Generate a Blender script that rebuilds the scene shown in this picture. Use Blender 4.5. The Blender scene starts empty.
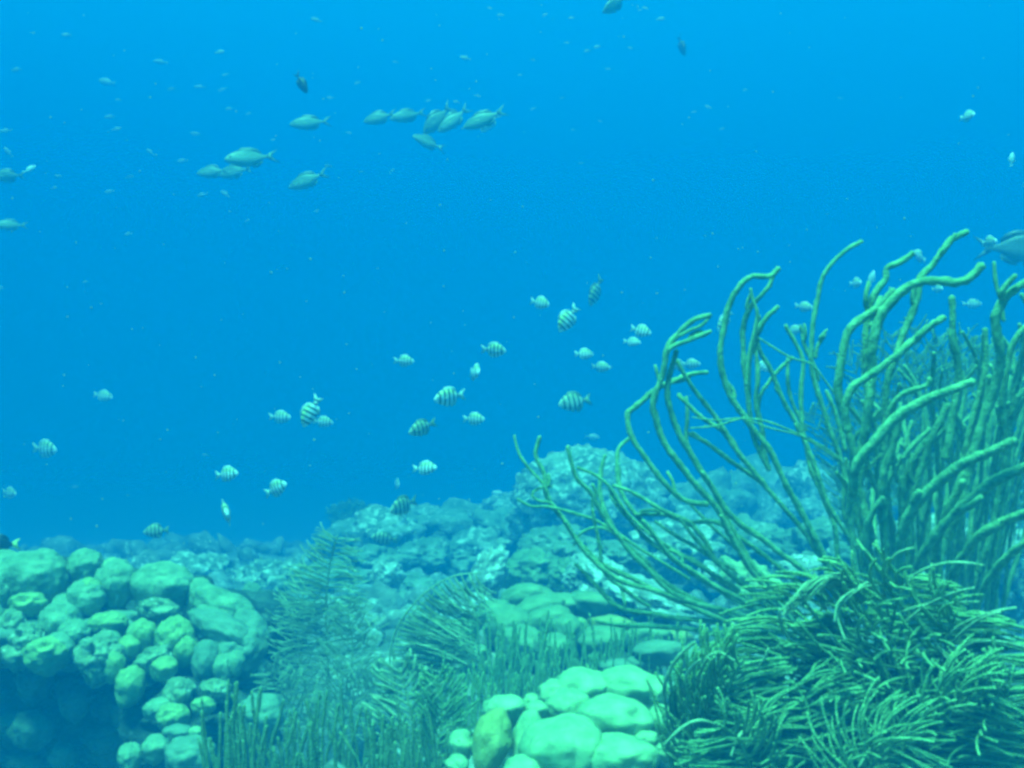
import bpy, bmesh, math, random
from mathutils import Vector, Matrix, noise, Euler
R = math.radians
rnd = random.Random(7)
scene = bpy.context.scene
C = scene.collection

# ------------------------------------------------------------------ camera, sky, sun, exposure
F = 1098.0                       # focal length in pixels of the 1024 px wide picture
CAMZ = 2.0
cam_d = bpy.data.cameras.new('camera')
cam_d.sensor_width = 36.0
cam_d.lens = 36.0 * F / 1024.0
cam_d.clip_start = 0.02
cam_d.clip_end = 400.0
cam = bpy.data.objects.new('camera', cam_d)
cam.location = (0, 0, CAMZ)
cam.rotation_euler = (R(90), 0, 0)
C.objects.link(cam)
scene.camera = cam

SUN_EL, SUN_AZ = 73.0, 205.0     # azimuth clockwise from +Y (north): the sun stands behind and a little left of the camera
world = bpy.data.worlds.new('World')
scene.world = world
world.use_nodes = True
wn = world.node_tree
wn.nodes.clear()
sky = wn.nodes.new('ShaderNodeTexSky')
sky.sky_type = 'NISHITA'
sky.sun_disc = False
sky.sun_elevation = R(SUN_EL)
sky.sun_rotation = R(SUN_AZ)
wmix = wn.nodes.new('ShaderNodeMix')
wmix.data_type = 'RGBA'
wmix.blend_type = 'MULTIPLY'
wmix.inputs[0].default_value = 1.0
wmix.inputs[7].default_value = (0.008, 0.80, 0.50, 1)      # daylight after some metres of sea
wbg = wn.nodes.new('ShaderNodeBackground')
wbg.inputs['Strength'].default_value = 0.15
wout = wn.nodes.new('ShaderNodeOutputWorld')
wn.links.new(sky.outputs[0], wmix.inputs[6])
wn.links.new(wmix.outputs[2], wbg.inputs[0])
wn.links.new(wbg.outputs[0], wout.inputs[0])

sun_d = bpy.data.lights.new('sun', 'SUN')
sun_d.energy = 5.0
sun_d.angle = R(20.0)
sun_d.color = (0.115, 1.0, 0.56)
sun = bpy.data.objects.new('sun', sun_d)
az, el = R(SUN_AZ), R(SUN_EL)
to_sun = Vector((math.sin(az) * math.cos(el), math.cos(az) * math.cos(el), math.sin(el)))
sun.rotation_euler = to_sun.to_track_quat('Z', 'Y').to_euler()
sun.location = (0, 0, 30)
C.objects.link(sun)

scene.view_settings.view_transform = 'Standard'
scene.view_settings.look = 'None'
scene.view_settings.exposure = 3.34
scene.view_settings.gamma = 1.0
scene.view_settings.use_curve_mapping = False
scene.cycles.max_bounces = 8
scene.cycles.diffuse_bounces = 3
scene.cycles.glossy_bounces = 2
scene.cycles.transmission_bounces = 2
scene.cycles.volume_bounces = 4
scene.cycles.pixel_filter_type = 'BLACKMAN_HARRIS'
scene.cycles.filter_width = 3.3
scene.cycles.use_denoising = True
HAZE_DENSITY = 0.185
HAZE_COLOR = (0.0, 0.183, 0.495, 1)


def at(px, py, d):
    """the point seen at pixel (px, py) of the photograph, d metres ahead of the camera"""
    return Vector(((px - 512.0) / F * d, d, CAMZ + (384.0 - py) / F * d))


# ------------------------------------------------------------------ materials
def material(name, c1, c2, scale=12.0, bump=0.3, bscale=120.0, rough=0.8, c3=None, vor=0.0, spots=0.5, spec=0.2, bdist=0.004):
    m = bpy.data.materials.new(name)
    m.use_nodes = True
    nt = m.node_tree
    b = nt.nodes['Principled BSDF']
    b.inputs['Roughness'].default_value = rough
    b.inputs['Specular IOR Level'].default_value = spec
    tc = nt.nodes.new('ShaderNodeTexCoord')
    n1 = nt.nodes.new('ShaderNodeTexNoise')
    n1.inputs['Scale'].default_value = scale
    n1.inputs['Detail'].default_value = 6
    n1.inputs['Roughness'].default_value = 0.65
    nt.links.new(tc.outputs['Object'], n1.inputs['Vector'])
    ramp = nt.nodes.new('ShaderNodeValToRGB')
    ramp.color_ramp.elements[0].position = 0.36
    ramp.color_ramp.elements[1].position = 0.64
    ramp.color_ramp.elements[0].color = (*c1, 1)
    ramp.color_ramp.elements[1].color = (*c2, 1)
    nt.links.new(n1.outputs['Fac'], ramp.inputs['Fac'])
    col = ramp.outputs['Color']
    if c3:
        n2 = nt.nodes.new('ShaderNodeTexNoise')
        n2.inputs['Scale'].default_value = scale * 3.3
        n2.inputs['Detail'].default_value = 5
        nt.links.new(tc.outputs['Object'], n2.inputs['Vector'])
        r2 = nt.nodes.new('ShaderNodeValToRGB')
        r2.color_ramp.elements[0].position = spots
        r2.color_ramp.elements[1].position = spots + 0.1
        nt.links.new(n2.outputs['Fac'], r2.inputs['Fac'])
        mx = nt.nodes.new('ShaderNodeMix')
        mx.data_type = 'RGBA'
        mx.inputs[7].default_value = (*c3, 1)
        nt.links.new(r2.outputs['Color'], mx.inputs[0])
        nt.links.new(col, mx.inputs[6])
        col = mx.outputs[2]
    nt.links.new(col, b.inputs['Base Color'])
    if vor:
        v = nt.nodes.new('ShaderNodeTexVoronoi')
        v.inputs['Scale'].default_value = vor
        nt.links.new(tc.outputs['Object'], v.inputs['Vector'])
        h = v.outputs['Distance']
    else:
        n3 = nt.nodes.new('ShaderNodeTexNoise')
        n3.inputs['Scale'].default_value = bscale
        n3.inputs['Detail'].default_value = 4
        nt.links.new(tc.outputs['Object'], n3.inputs['Vector'])
        h = n3.outputs['Fac']
    bp = nt.nodes.new('ShaderNodeBump')
    bp.inputs['Strength'].default_value = bump
    bp.inputs['Distance'].default_value = bdist
    nt.links.new(h, bp.inputs['Height'])
    nt.links.new(bp.outputs['Normal'], b.inputs['Normal'])
    return m


M = {}
M['sand'] = material('rubble_floor', (0.05, 0.06, 0.05), (0.20, 0.21, 0.17), 5.0, 0.9, 40, c3=(0.42, 0.43, 0.38), spots=0.56, bdist=0.02)
M['rubble'] = material('dead_coral_rubble', (0.09, 0.10, 0.08), (0.30, 0.31, 0.26), 9.0, 0.8, 50, c3=(0.55, 0.56, 0.5), spots=0.58, bdist=0.012)
M['lobe_tan'] = material('tan_star_coral', (0.14, 0.19, 0.11), (0.32, 0.38, 0.23), 11.0, 0.8, 62, c3=(0.34, 0.37, 0.24), spots=0.60, bdist=0.008)
M['lobe_yellow'] = material('yellow_star_coral', (0.20, 0.25, 0.10), (0.38, 0.42, 0.17), 14.0, 0.8, 62, c3=(0.14, 0.18, 0.09), spots=0.62, bdist=0.008)
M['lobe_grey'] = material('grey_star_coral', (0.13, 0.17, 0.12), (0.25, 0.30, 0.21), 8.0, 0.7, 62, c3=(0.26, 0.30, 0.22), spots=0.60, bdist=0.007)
M['lobe_broken'] = material('bitten_star_coral', (0.13, 0.16, 0.09), (0.34, 0.37, 0.22), 18.0, 0.8, 90, c3=(0.48, 0.5, 0.4), spots=0.60, bdist=0.01)
M['lobe_dark'] = material('shade_dark_coral', (0.05, 0.08, 0.05), (0.20, 0.24, 0.16), 12.0, 0.9, 50, c3=(0.2, 0.24, 0.17), spots=0.62, bdist=0.012)  # darkened coral: shade below the mound put into the colour
M['lobe_pale'] = material('pale_boulder_coral', (0.17, 0.24, 0.12), (0.46, 0.52, 0.28), 11.0, 0.5, 50, c3=(0.20, 0.27, 0.14), spots=0.66, bdist=0.005)
M['lobe_green'] = material('green_boulder_coral', (0.12, 0.17, 0.085), (0.29, 0.34, 0.18), 7.0, 0.6, 50, bdist=0.006)
M['lobe_olive'] = material('olive_column_coral', (0.26, 0.25, 0.08), (0.42, 0.38, 0.15), 10.0, 0.3, vor=200.0, bdist=0.003)
M['rock'] = material('shade_dark_rock', (0.025, 0.035, 0.03), (0.09, 0.11, 0.08), 10.0, 0.9, 45, c3=(0.15, 0.17, 0.12), spots=0.62, bdist=0.02)  # near-black rock colour carries the shade under the coral lobes
M['white_rock'] = material('bleached_rock', (0.16, 0.18, 0.14), (0.50, 0.52, 0.46), 13.0, 0.9, 60, c3=(0.70, 0.72, 0.66), spots=0.54, bdist=0.012)
M['far_head'] = material('far_coral_head', (0.11, 0.15, 0.095), (0.29, 0.34, 0.23), 6.0, 0.9, 25, c3=(0.45, 0.47, 0.40), spots=0.57, bdist=0.03)
M['head_pale'] = material('pale_far_coral_head', (0.10, 0.13, 0.09), (0.36, 0.40, 0.30), 9.0, 0.9, 25, c3=(0.62, 0.64, 0.55), spots=0.52, bdist=0.03)
M['rod'] = material('sea_rod_polyps', (0.13, 0.22, 0.105), (0.32, 0.45, 0.22), 60.0, 0.9, 260, bdist=0.004)
M['rod_far'] = material('sea_rod_polyps_dull', (0.16, 0.26, 0.11), (0.33, 0.44, 0.20), 60.0, 0.9, 260, bdist=0.004)
M['plume'] = material('sea_plume_polyps', (0.15, 0.24, 0.10), (0.35, 0.45, 0.21), 30.0, 0.8, vor=420.0, bdist=0.003)
M['plume_dark'] = material('sea_plume_dull', (0.13, 0.21, 0.09), (0.29, 0.39, 0.18), 25.0, 0.8, vor=420.0, bdist=0.003)
M['plume_light'] = material('sea_plume_pale', (0.22, 0.27, 0.15), (0.48, 0.52, 0.32), 30.0, 0.6, vor=420.0, bdist=0.003)
M['finger'] = material('slim_rod_polyps', (0.10, 0.15, 0.07), (0.26, 0.31, 0.16), 30.0, 0.7, vor=350.0, bdist=0.003)


def fish_material(name, base, back, bars=None, back_z=0.1, rough=0.45):
    m = bpy.data.materials.new(name)
    m.use_nodes = True
    nt = m.node_tree
    b = nt.nodes['Principled BSDF']
    b.inputs['Roughness'].default_value = rough
    tc = nt.nodes.new('ShaderNodeTexCoord')
    sep = nt.nodes.new('ShaderNodeSeparateXYZ')
    nt.links.new(tc.outputs['Object'], sep.inputs[0])
    nz = nt.nodes.new('ShaderNodeTexNoise')
    nz.inputs['Scale'].default_value = 9
    nt.links.new(tc.outputs['Object'], nz.inputs['Vector'])
    ad = nt.nodes.new('ShaderNodeMath'); ad.operation = 'MULTIPLY_ADD'
    ad.inputs[1].default_value = 0.08
    nt.links.new(nz.outputs['Fac'], ad.inputs[0]); nt.links.new(sep.outputs['Z'], ad.inputs[2])
    mr = nt.nodes.new('ShaderNodeMapRange')
    mr.inputs['From Min'].default_value = back_z
    mr.inputs['From Max'].default_value = back_z + 0.12
    nt.links.new(ad.outputs[0], mr.inputs['Value'])
    mx = nt.nodes.new('ShaderNodeMix'); mx.data_type = 'RGBA'
    mx.inputs[6].default_value = (*base, 1); mx.inputs[7].default_value = (*back, 1)
    nt.links.new(mr.outputs[0], mx.inputs[0])
    col = mx.outputs[2]
    if bars:
        # five upright dark bars along the body
        sc = nt.nodes.new('ShaderNodeMath'); sc.operation = 'MULTIPLY_ADD'
        sc.inputs[1].default_value = 2 * math.pi / 0.145; sc.inputs[2].default_value = 0.4
        nt.links.new(sep.outputs['X'], sc.inputs[0])
        cs = nt.nodes.new('ShaderNodeMath'); cs.operation = 'COSINE'
        nt.links.new(sc.outputs[0], cs.inputs[0])
        m2 = nt.nodes.new('ShaderNodeMapRange')
        m2.inputs['From Min'].default_value = 0.05; m2.inputs['From Max'].default_value = 0.45
        nt.links.new(cs.outputs[0], m2.inputs['Value'])
        ins = nt.nodes.new('ShaderNodeMath'); ins.operation = 'COMPARE'
        ins.inputs[1].default_value = -0.03; ins.inputs[2].default_value = 0.34
        nt.links.new(sep.outputs['X'], ins.inputs[0])
        mu = nt.nodes.new('ShaderNodeMath'); mu.operation = 'MULTIPLY'
        nt.links.new(m2.outputs[0], mu.inputs[0]); nt.links.new(ins.outputs[0], mu.inputs[1])
        mb = nt.nodes.new('ShaderNodeMix'); mb.data_type = 'RGBA'
        mb.inputs[7].default_value = (*bars, 1)
        nt.links.new(mu.outputs[0], mb.inputs[0]); nt.links.new(col, mb.inputs[6])
        col = mb.outputs[2]
    nt.links.new(col, b.inputs['Base Color'])
    return m


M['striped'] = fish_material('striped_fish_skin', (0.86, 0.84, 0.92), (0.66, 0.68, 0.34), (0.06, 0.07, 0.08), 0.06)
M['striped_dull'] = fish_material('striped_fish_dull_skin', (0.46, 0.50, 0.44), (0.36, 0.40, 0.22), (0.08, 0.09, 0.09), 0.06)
M['green_fish'] = fish_material('olive_fish_skin', (0.34, 0.40, 0.26), (0.12, 0.17, 0.12), None, 0.03)
M['speck'] = fish_material('hazy_fish_skin', (0.40, 0.44, 0.36), (0.25, 0.3, 0.22), None, 0.12)
M['pale_fish'] = fish_material('silver_fish_skin', (0.80, 0.82, 0.78), (0.5, 0.55, 0.45), None, 0.12)
M['dark_fish'] = fish_material('black_fish_skin', (0.02, 0.02, 0.03), (0.015, 0.015, 0.02), None, 0.1)
M['yellow_fin'] = fish_material('yellow_fin_skin', (0.75, 0.70, 0.25), (0.6, 0.55, 0.2), None, 0.1)
M['grey_fish'] = fish_material('grey_fish_skin', (0.22, 0.26, 0.26), (0.05, 0.07, 0.08), None, 0.02)
M['fin'] = fish_material('clear_fin_skin', (0.55, 0.60, 0.58), (0.5, 0.55, 0.5), None, 0.4)
M['fin_green'] = fish_material('olive_fin_skin', (0.22, 0.28, 0.18), (0.12, 0.17, 0.12), None, 0.05)
M['eye'] = fish_material('eye_black', (0.01, 0.01, 0.01), (0.01, 0.01, 0.01), None, 0.9, 0.15)


# ------------------------------------------------------------------ mesh helpers
class MB:
    def __init__(self):
        self.v = []
        self.f = []

    def tube(self, pts, rad, seg=8, wob=0.0, seed=0.0):
        """round tube along pts with one radius per point, closed by domed ends"""
        n = len(pts)
        base = len(self.v)
        t0 = (pts[1] - pts[0]).normalized()
        u = t0.orthogonal().normalized()
        for i, p in enumerate(pts):
            t = (pts[min(i + 1, n - 1)] - pts[max(i - 1, 0)])
            if t.length < 1e-9:
                t = t0
            t = t.normalized()
            u = (u - t * u.dot(t)).normalized()
            w = t.cross(u)
            r = rad[i]
            for k in range(seg):
                a = 2 * math.pi * k / seg
                rr = r
                if wob:
                    rr *= 1 + wob * noise.noise(Vector((p.x * 90 + seed, p.z * 90, a * 1.3 + p.y * 60)))
                self.v.append(p + (u * math.cos(a) + w * math.sin(a)) * rr)
        for i in range(n - 1):
            for k in range(seg):
                a, b = base + i * seg + k, base + i * seg + (k + 1) % seg
                self.f.append((a, b, b + seg, a + seg))
        for end, s in ((0, -1), (n - 1, 1)):
            j = len(self.v)
            q = pts[end]
            o = pts[end] - pts[1 if end == 0 else n - 2]
            self.v.append(q + o.normalized() * rad[end] * 0.7)
            for k in range(seg):
                a, b = base + end * seg + k, base + end * seg + (k + 1) % seg
                self.f.append((b, a, j) if end == 0 else (a, b, j))

    def build(self, name, m, parent=None, origin=None, smooth=True):
        me = bpy.data.meshes.new(name)
        o3 = Vector(origin) if origin is not None else Vector((0, 0, 0))
        me.from_pydata([tuple(v - o3) for v in self.v], [], self.f)
        me.materials.append(m)
        if smooth:
            me.polygons.foreach_set('use_smooth', [True] * len(me.polygons))
        me.update()
        ob = bpy.data.objects.new(name, me)
        C.objects.link(ob)
        if parent is not None:
            ob.parent = parent
            ob.location = o3 - parent.location
        else:
            ob.location = o3
        return ob


def tag(o, label=None, cat=None, group=None, kind=None):
    for k, v in (('label', label), ('category', cat), ('group', group), ('kind', kind)):
        if v:
            o[k] = v
    return o


def empty(name, loc, label, cat, group=None):
    o = bpy.data.objects.new(name, None)
    o.empty_display_size = 0.05
    C.objects.link(o)
    o.location = loc
    return tag(o, label, cat, group)


def spline(P, step):
    """Catmull-Rom through the points, resampled about every step metres"""
    out = []
    n = len(P)
    for i in range(n - 1):
        p0, p1, p2, p3 = P[max(i - 1, 0)], P[i], P[i + 1], P[min(i + 2, n - 1)]
        k = max(1, int((p2 - p1).length / step))
        for j in range(k):
            t = j / k
            out.append(0.5 * ((2 * p1) + (p2 - p0) * t + (2 * p0 - 5 * p1 + 4 * p2 - p3) * t * t + (3 * p1 - p0 - 3 * p2 + p3) * t ** 3))
    out.append(P[-1].copy())
    return out


_ico = {}
def ico(sub):
    if sub not in _ico:
        bm = bmesh.new()
        bmesh.ops.create_icosphere(bm, subdivisions=sub, radius=1.0)
        bm.verts.index_update()
        _ico[sub] = ([v.co.copy() for v in bm.verts], [tuple(x.index for x in f.verts) for f in bm.faces])
        bm.free()
    return _ico[sub]


def blob(mb, c, rx, ry, rz, rot=None, sub=4, lump=0.08, fine=0.03, seed=0.0, foot=1.0, taper=0.0, hole=None, freq=1.6, warty=0.0, wamp=0.16):
    """a lumpy boulder: ellipsoid, its lower half drawn out into a foot; hole = (direction, angle, depth) sinks a pit"""
    V, Fc = ico(sub)
    base = len(mb.v)
    s = Vector((seed * 3.1, seed * 1.7, seed * 2.3))
    for u in V:
        q = 1 + lump * 2 * noise.noise(u * freq + s) + fine * 2 * noise.noise(u * freq * 4.1 + s)
        if warty:
            dd = noise.voronoi(u * warty + s)[0][0]
            q += wamp * (0.45 - dd)
        if hole:
            for (hd, ha, hp) in hole:
                an = u.angle(hd)
                if an < ha * 1.5:
                    x = an / ha
                    q += -hp * max(0.0, 1 - x * x) + 0.07 * math.exp(-((x - 1.15) / 0.25) ** 2)
        p = u * q
        k = 1.0
        if p.z < 0 and foot != 1.0:
            k = 1 - taper * min(1.0, -p.z)
            p = Vector((p.x * k, p.y * k, p.z * foot))
        p = Vector((p.x * rx, p.y * ry, p.z * rz))
        if rot is not None:
            p = rot @ p
        mb.v.append(c + p)
    for f in Fc:
        mb.f.append(tuple(base + i for i in f))


# ------------------------------------------------------------------ seabed
PROFILE = [(-60, -0.75), (0, -0.75), (1.2, -0.68), (1.9, -0.68), (2.4, -0.70), (3.0, -0.76), (4.0, -0.86), (5.0, -0.98), (7.0, -1.17), (9.0, -1.40), (11.0, -1.8),
           (15.0, -2.5), (24.0, -3.2), (300, -3.6)]


def ground_z(x, y):
    for (a, za), (b, zb) in zip(PROFILE, PROFILE[1:]):
        if y <= b:
            t = (y - a) / (b - a)
            t = t * t * (3 - 2 * t) if y > 1 else t
            z = za + (zb - za) * t
            break
    else:
        z = PROFILE[-1][1]
    if y > 3:
        z += 0.12 * min(1, (y - 3) / 3) * noise.noise(Vector((x * 0.6, y * 0.6, 3.3)))
    z -= 0.75 * math.exp(-(((x + 0.95) / 0.55) ** 2 + ((y - 2.45) / 0.5) ** 2) ** 1.5)
    z += 0.05 * noise.noise(Vector((x * 2.2, y * 2.2, 1.1))) + 0.022 * noise.noise(Vector((x * 7, y * 7, 5.0))) + 0.012 * noise.noise(Vector((x * 19, y * 19, 9.0)))
    return CAMZ + z


def build_ground():
    n = 340
    k = 5.0
    xs = [math.sinh((2 * i / n - 1) * k) / math.sinh(k) * 60 for i in range(n + 1)]
    ys = [2.6 + q for q in xs]
    mb = MB()
    for y in ys:
        for x in xs:
            mb.v.append(Vector((x, y, ground_z(x, y))))
    w = n + 1
    for j in range(n):
        for i in range(n):
            a = j * w + i
            mb.f.append((a, a + 1, a + 1 + w, a + w))
    tag(mb.build('seabed', M['sand']), 'rubble covered seabed sloping away below the reef', 'seabed', kind='structure')


build_ground()
# pale sand added unseen beyond the reef, to brighten the low water
nt = M['sand'].node_tree
geo = nt.nodes.new('ShaderNodeNewGeometry')
sp = nt.nodes.new('ShaderNodeSeparateXYZ')
nt.links.new(geo.outputs['Position'], sp.inputs[0])
nzz = nt.nodes.new('ShaderNodeTexNoise'); nzz.inputs['Scale'].default_value = 0.6
nt.links.new(geo.outputs['Position'], nzz.inputs['Vector'])
ma = nt.nodes.new('ShaderNodeMath'); ma.operation = 'MULTIPLY_ADD'; ma.inputs[1].default_value = 4.0
nt.links.new(nzz.outputs['Fac'], ma.inputs[0]); nt.links.new(sp.outputs['Y'], ma.inputs[2])
mr = nt.nodes.new('ShaderNodeMapRange'); mr.inputs['From Min'].default_value = 11.5; mr.inputs['From Max'].default_value = 14.0
nt.links.new(ma.outputs[0], mr.inputs['Value'])
mxs = nt.nodes.new('ShaderNodeMix'); mxs.data_type = 'RGBA'; mxs.inputs[7].default_value = (0.62, 0.60, 0.50, 1)
bs = nt.nodes['Principled BSDF']
old = bs.inputs['Base Color'].links[0].from_socket
nt.links.new(mr.outputs[0], mxs.inputs[0]); nt.links.new(old, mxs.inputs[6]); nt.links.new(mxs.outputs[2], bs.inputs['Base Color'])

# loose dead coral lying everywhere on the slope: nobody could count it
mb = MB()
for i in range(1500):
    y = 1.5 + 8.5 * rnd.random() ** 1.3
    x = (rnd.random() - 0.5) * (1.5 + y * 1.15)
    if x < -0.35 and 1.4 < y < 3.2:
        continue
    s = rnd.uniform(0.015, 0.05) * (0.7 + y * 0.17)
    blob(mb, Vector((x, y, ground_z(x, y) + s * 0.2)), s * rnd.uniform(0.7, 1.6), s * rnd.uniform(0.7, 1.5), s * rnd.uniform(0.4, 0.9),
         Euler((rnd.random(), rnd.random(), rnd.random() * 6)).to_matrix(), sub=2, lump=0.25, fine=0.1, seed=i * 0.37)
tag(mb.build('coral_rubble', M['rubble']), 'loose broken coral rubble scattered over the seabed', 'rubble', kind='stuff')


# ------------------------------------------------------------------ boulder corals of many lobes
CAMP = Vector((0, 0, CAMZ))


def lobe(parent, px, py, rx, ry, d, mat, tilt=0.0, hole=None, deep=1.0, foot=1.25, lump=0.06, seed=None, name='lobe', fine=0.025, sub=4, knob=0.0):
    k = d / F
    c = at(px, py, d)
    if seed is None:
        seed = px * 0.13 + py * 0.07
    h = None
    if hole:
        h = [(Vector((a, -1.0, b)).normalized(), w, p) for (a, b, w, p) in hole]
    rot = Matrix.Rotation(R(-tilt), 3, 'Y') @ Matrix.Rotation(R(-14), 3, 'X')
    mb = MB()
    r = min(rx, ry)
    blob(mb, c, rx * k, (rx * 0.5 + r * 0.6) * k * deep, ry * k, rot, sub, lump, fine, seed, foot, 0.22, h, warty=2.3 if knob else 0.0, wamp=knob)
    return mb.build(name, M[mat], parent, c)


def base_rock(parent, px, py, rx, ry, d, deep=1.0, mat='rock', seed=1.0, lump=0.2):
    k = d / F
    c = at(px, py, d)
    mb = MB()
    blob(mb, c, rx * k, rx * k * deep, ry * k, None, 5, lump, 0.05, seed, 1.0, 0, None, 2.0, warty=3.0)
    return mb.build('base', M[mat], parent, c)


def web(parent, spec, mat, shrink=0.95, voxel=0.006, iters=14):
    """the common body of a colony: the lobes, a little smaller, melted into one soft mass that fills the clefts between them"""
    mb = MB()
    for (px, py, rx, ry, d, m, tl, ho) in spec:
        if ho and m == 'lobe_broken':
            continue
        k = d / F
        rot = Matrix.Rotation(R(-tl), 3, 'Y') @ Matrix.Rotation(R(-14), 3, 'X')
        r = min(rx, ry)
        c = at(px, py, d) + Vector((0, 0.22 * r * k, -0.12 * ry * k))
        blob(mb, c, rx * k * shrink * 1.03, (rx * 0.5 + r * 0.6) * k * 1.1, ry * k * shrink, rot, 3, 0.04, 0.0, px * 0.1, 1.4, 0.15)
    o = mb.build('base', M[mat], parent, parent.location)
    md = o.modifiers.new('melt', 'REMESH')
    md.mode = 'VOXEL'
    md.voxel_size = voxel
    md.use_smooth_shade = True
    sm = o.modifiers.new('soften', 'SMOOTH')
    sm.iterations = iters
    sm.factor = 0.5
    return o


# left mound -------------------------------------------------------
mound = empty('star_coral', at(110, 780, 2.85), 'big mound of rounded greenish coral lobes filling the lower left corner', 'coral')
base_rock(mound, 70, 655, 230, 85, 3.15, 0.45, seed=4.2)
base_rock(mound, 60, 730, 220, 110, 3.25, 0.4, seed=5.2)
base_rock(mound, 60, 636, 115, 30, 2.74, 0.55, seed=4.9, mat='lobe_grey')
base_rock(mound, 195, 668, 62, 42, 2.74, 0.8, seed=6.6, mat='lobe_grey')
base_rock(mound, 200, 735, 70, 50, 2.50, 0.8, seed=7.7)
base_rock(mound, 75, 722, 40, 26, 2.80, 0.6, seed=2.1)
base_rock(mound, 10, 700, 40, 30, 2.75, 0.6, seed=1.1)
LEFT = [
    # px, py, rx, ry, depth, material, tilt, hole
    (34, 580, 33, 28, 2.80, 'lobe_tan', 0, None), (44, 566, 17, 15, 2.86, 'lobe_tan', 0, None), (-6, 590, 18, 24, 2.74, 'lobe_tan', 0, None), (4, 566, 20, 16, 2.9, 'lobe_tan', 0, None),
    (86, 566, 17, 17, 2.84, 'lobe_tan', 0, [(-0.15, 0.45, 0.16, 0.12)]), (116, 582, 19, 22, 2.78, 'lobe_tan', 0, None), (113, 566, 10, 8, 2.8, 'lobe_pale', 0, None),
    (162, 587, 30, 23, 2.80, 'lobe_tan', -6, None), (86, 598, 16, 16, 2.70, 'lobe_tan', 0, None), (90, 586, 9, 8, 2.70, 'lobe_yellow', 0, None),
    (28, 604, 18, 11, 2.66, 'lobe_yellow', 4, [(0.05, 0.35, 0.45, 0.25)]), (64, 606, 11, 11, 2.68, 'lobe_tan', 0, None), (60, 624, 20, 21, 2.62, 'lobe_tan', 10, None), (74, 634, 15, 14, 2.58, 'lobe_tan', 0, None),
    (108, 624, 18, 11, 2.62, 'lobe_yellow', 5, None), (96, 628, 9, 10, 2.64, 'lobe_yellow', 0, None),
    (12, 624, 13, 14, 2.62, 'lobe_broken', 0, [(0.3, 0.2, 0.4, 0.3)]), (27, 640, 15, 15, 2.56, 'lobe_broken', 0, [(-0.2, 0.3, 0.35, 0.3)]), (46, 654, 21, 15, 2.52, 'lobe_yellow', 6, [(0.3, 0.5, 0.3, 0.25)]),
    (18, 655, 14, 12, 2.55, 'lobe_broken', 0, None), (60, 648, 14, 15, 2.54, 'lobe_tan', 0, None),
    (101, 656, 21, 20, 2.50, 'lobe_broken', 0, [(-0.28, 0.2, 0.42, 0.55)]), (112, 665, 12, 13, 2.48, 'lobe_yellow', 0, None), (100, 672, 13, 10, 2.48, 'lobe_yellow', 0, None), (108, 640, 12, 9, 2.54, 'lobe_tan', 0, None),
    (142, 634, 14, 14, 2.56, 'lobe_yellow', 0, None), (130, 646, 11, 11, 2.53, 'lobe_yellow', 0, None), (130, 685, 13, 17, 2.46, 'lobe_yellow', -8, None),
    (158, 611, 21, 12, 2.66, 'lobe_broken', -8, [(0.25, 0.55, 0.5, 0.25)]), (174, 638, 18, 19, 2.56, 'lobe_yellow', -14, None), (184, 650, 12, 13, 2.54, 'lobe_yellow', 0, None),
    (155, 660, 18, 12, 2.50, 'lobe_broken', 28, [(-0.1, 0.7, 0.6, 0.3)]), (164, 668, 12, 11, 2.48, 'lobe_yellow', 10, None),
    (200, 596, 13, 16, 2.80, 'lobe_tan', 0, None), (226, 612, 34, 19, 2.76, 'lobe_tan', -34, None), (248, 630, 24, 17, 2.73, 'lobe_grey', -46, None),
    (210, 618, 18, 11, 2.68, 'lobe_tan', -20, None), (226, 634, 36, 16, 2.63, 'lobe_grey', -30, None), (246, 652, 17, 22, 2.62, 'lobe_grey', -20, None), (228, 652, 22, 18, 2.60, 'lobe_grey', -15, None),
    (205, 660, 12, 18, 2.54, 'lobe_grey', 0, None), (226, 668, 14, 14, 2.54, 'lobe_tan', 0, None), (236, 662, 9, 12, 2.52, 'lobe_tan', 0, None),
    (179, 692, 14, 13, 2.42, 'lobe_broken', 0, [(0.3, 0.2, 0.35, 0.15)]), (160, 708, 17, 10, 2.40, 'lobe_tan', 12, None), (173, 717, 15, 12, 2.36, 'lobe_yellow', 5, None),
    (203, 706, 11, 8, 2.38, 'lobe_yellow', 0, None), (216, 690, 15, 10, 2.44, 'lobe_broken', -8, None),
    (261, 716, 23, 21, 2.30, 'lobe_grey', 0, None), (155, 748, 13, 12, 2.20, 'lobe_tan', 0, None), (130, 757, 11, 13, 2.18, 'lobe_tan', 0, None),
    (190, 756, 25, 20, 2.14, 'lobe_grey', 0, None), (178, 733, 14, 8, 2.28, 'lobe_grey', 0, None), (196, 732, 7, 6, 2.24, 'lobe_pale', 0, None),
    
    (-14, 620, 16, 18, 2.62, 'lobe_tan', 0, None), (-16, 650, 16, 18, 2.58, 'lobe_tan', 0, None), (-40, 585, 30, 28, 2.82, 'lobe_tan', 0, None), (-45, 625, 24, 24, 2.70, 'lobe_tan', 0, None),
]
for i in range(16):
    # knobs going down under the overhang, its shade put into their dark colour
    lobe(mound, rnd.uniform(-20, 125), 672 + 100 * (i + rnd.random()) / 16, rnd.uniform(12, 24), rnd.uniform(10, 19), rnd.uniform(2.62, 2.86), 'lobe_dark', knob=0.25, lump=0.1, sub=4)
web(mound, LEFT, 'lobe_grey', 0.92, 0.009, 8)
for i, (px, py, rx, ry, d, m, tl, ho) in enumerate(LEFT):
    big = rnd.uniform(1.04, 1.16)
    lobe(mound, px, py, rx * big, ry * big, d, m, tl, ho, knob=0.15, sub=5 if rx > 14 else 4, lump=0.06 if m != 'lobe_broken' else 0.13, fine=0.016 if m != 'lobe_broken' else 0.06)

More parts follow.
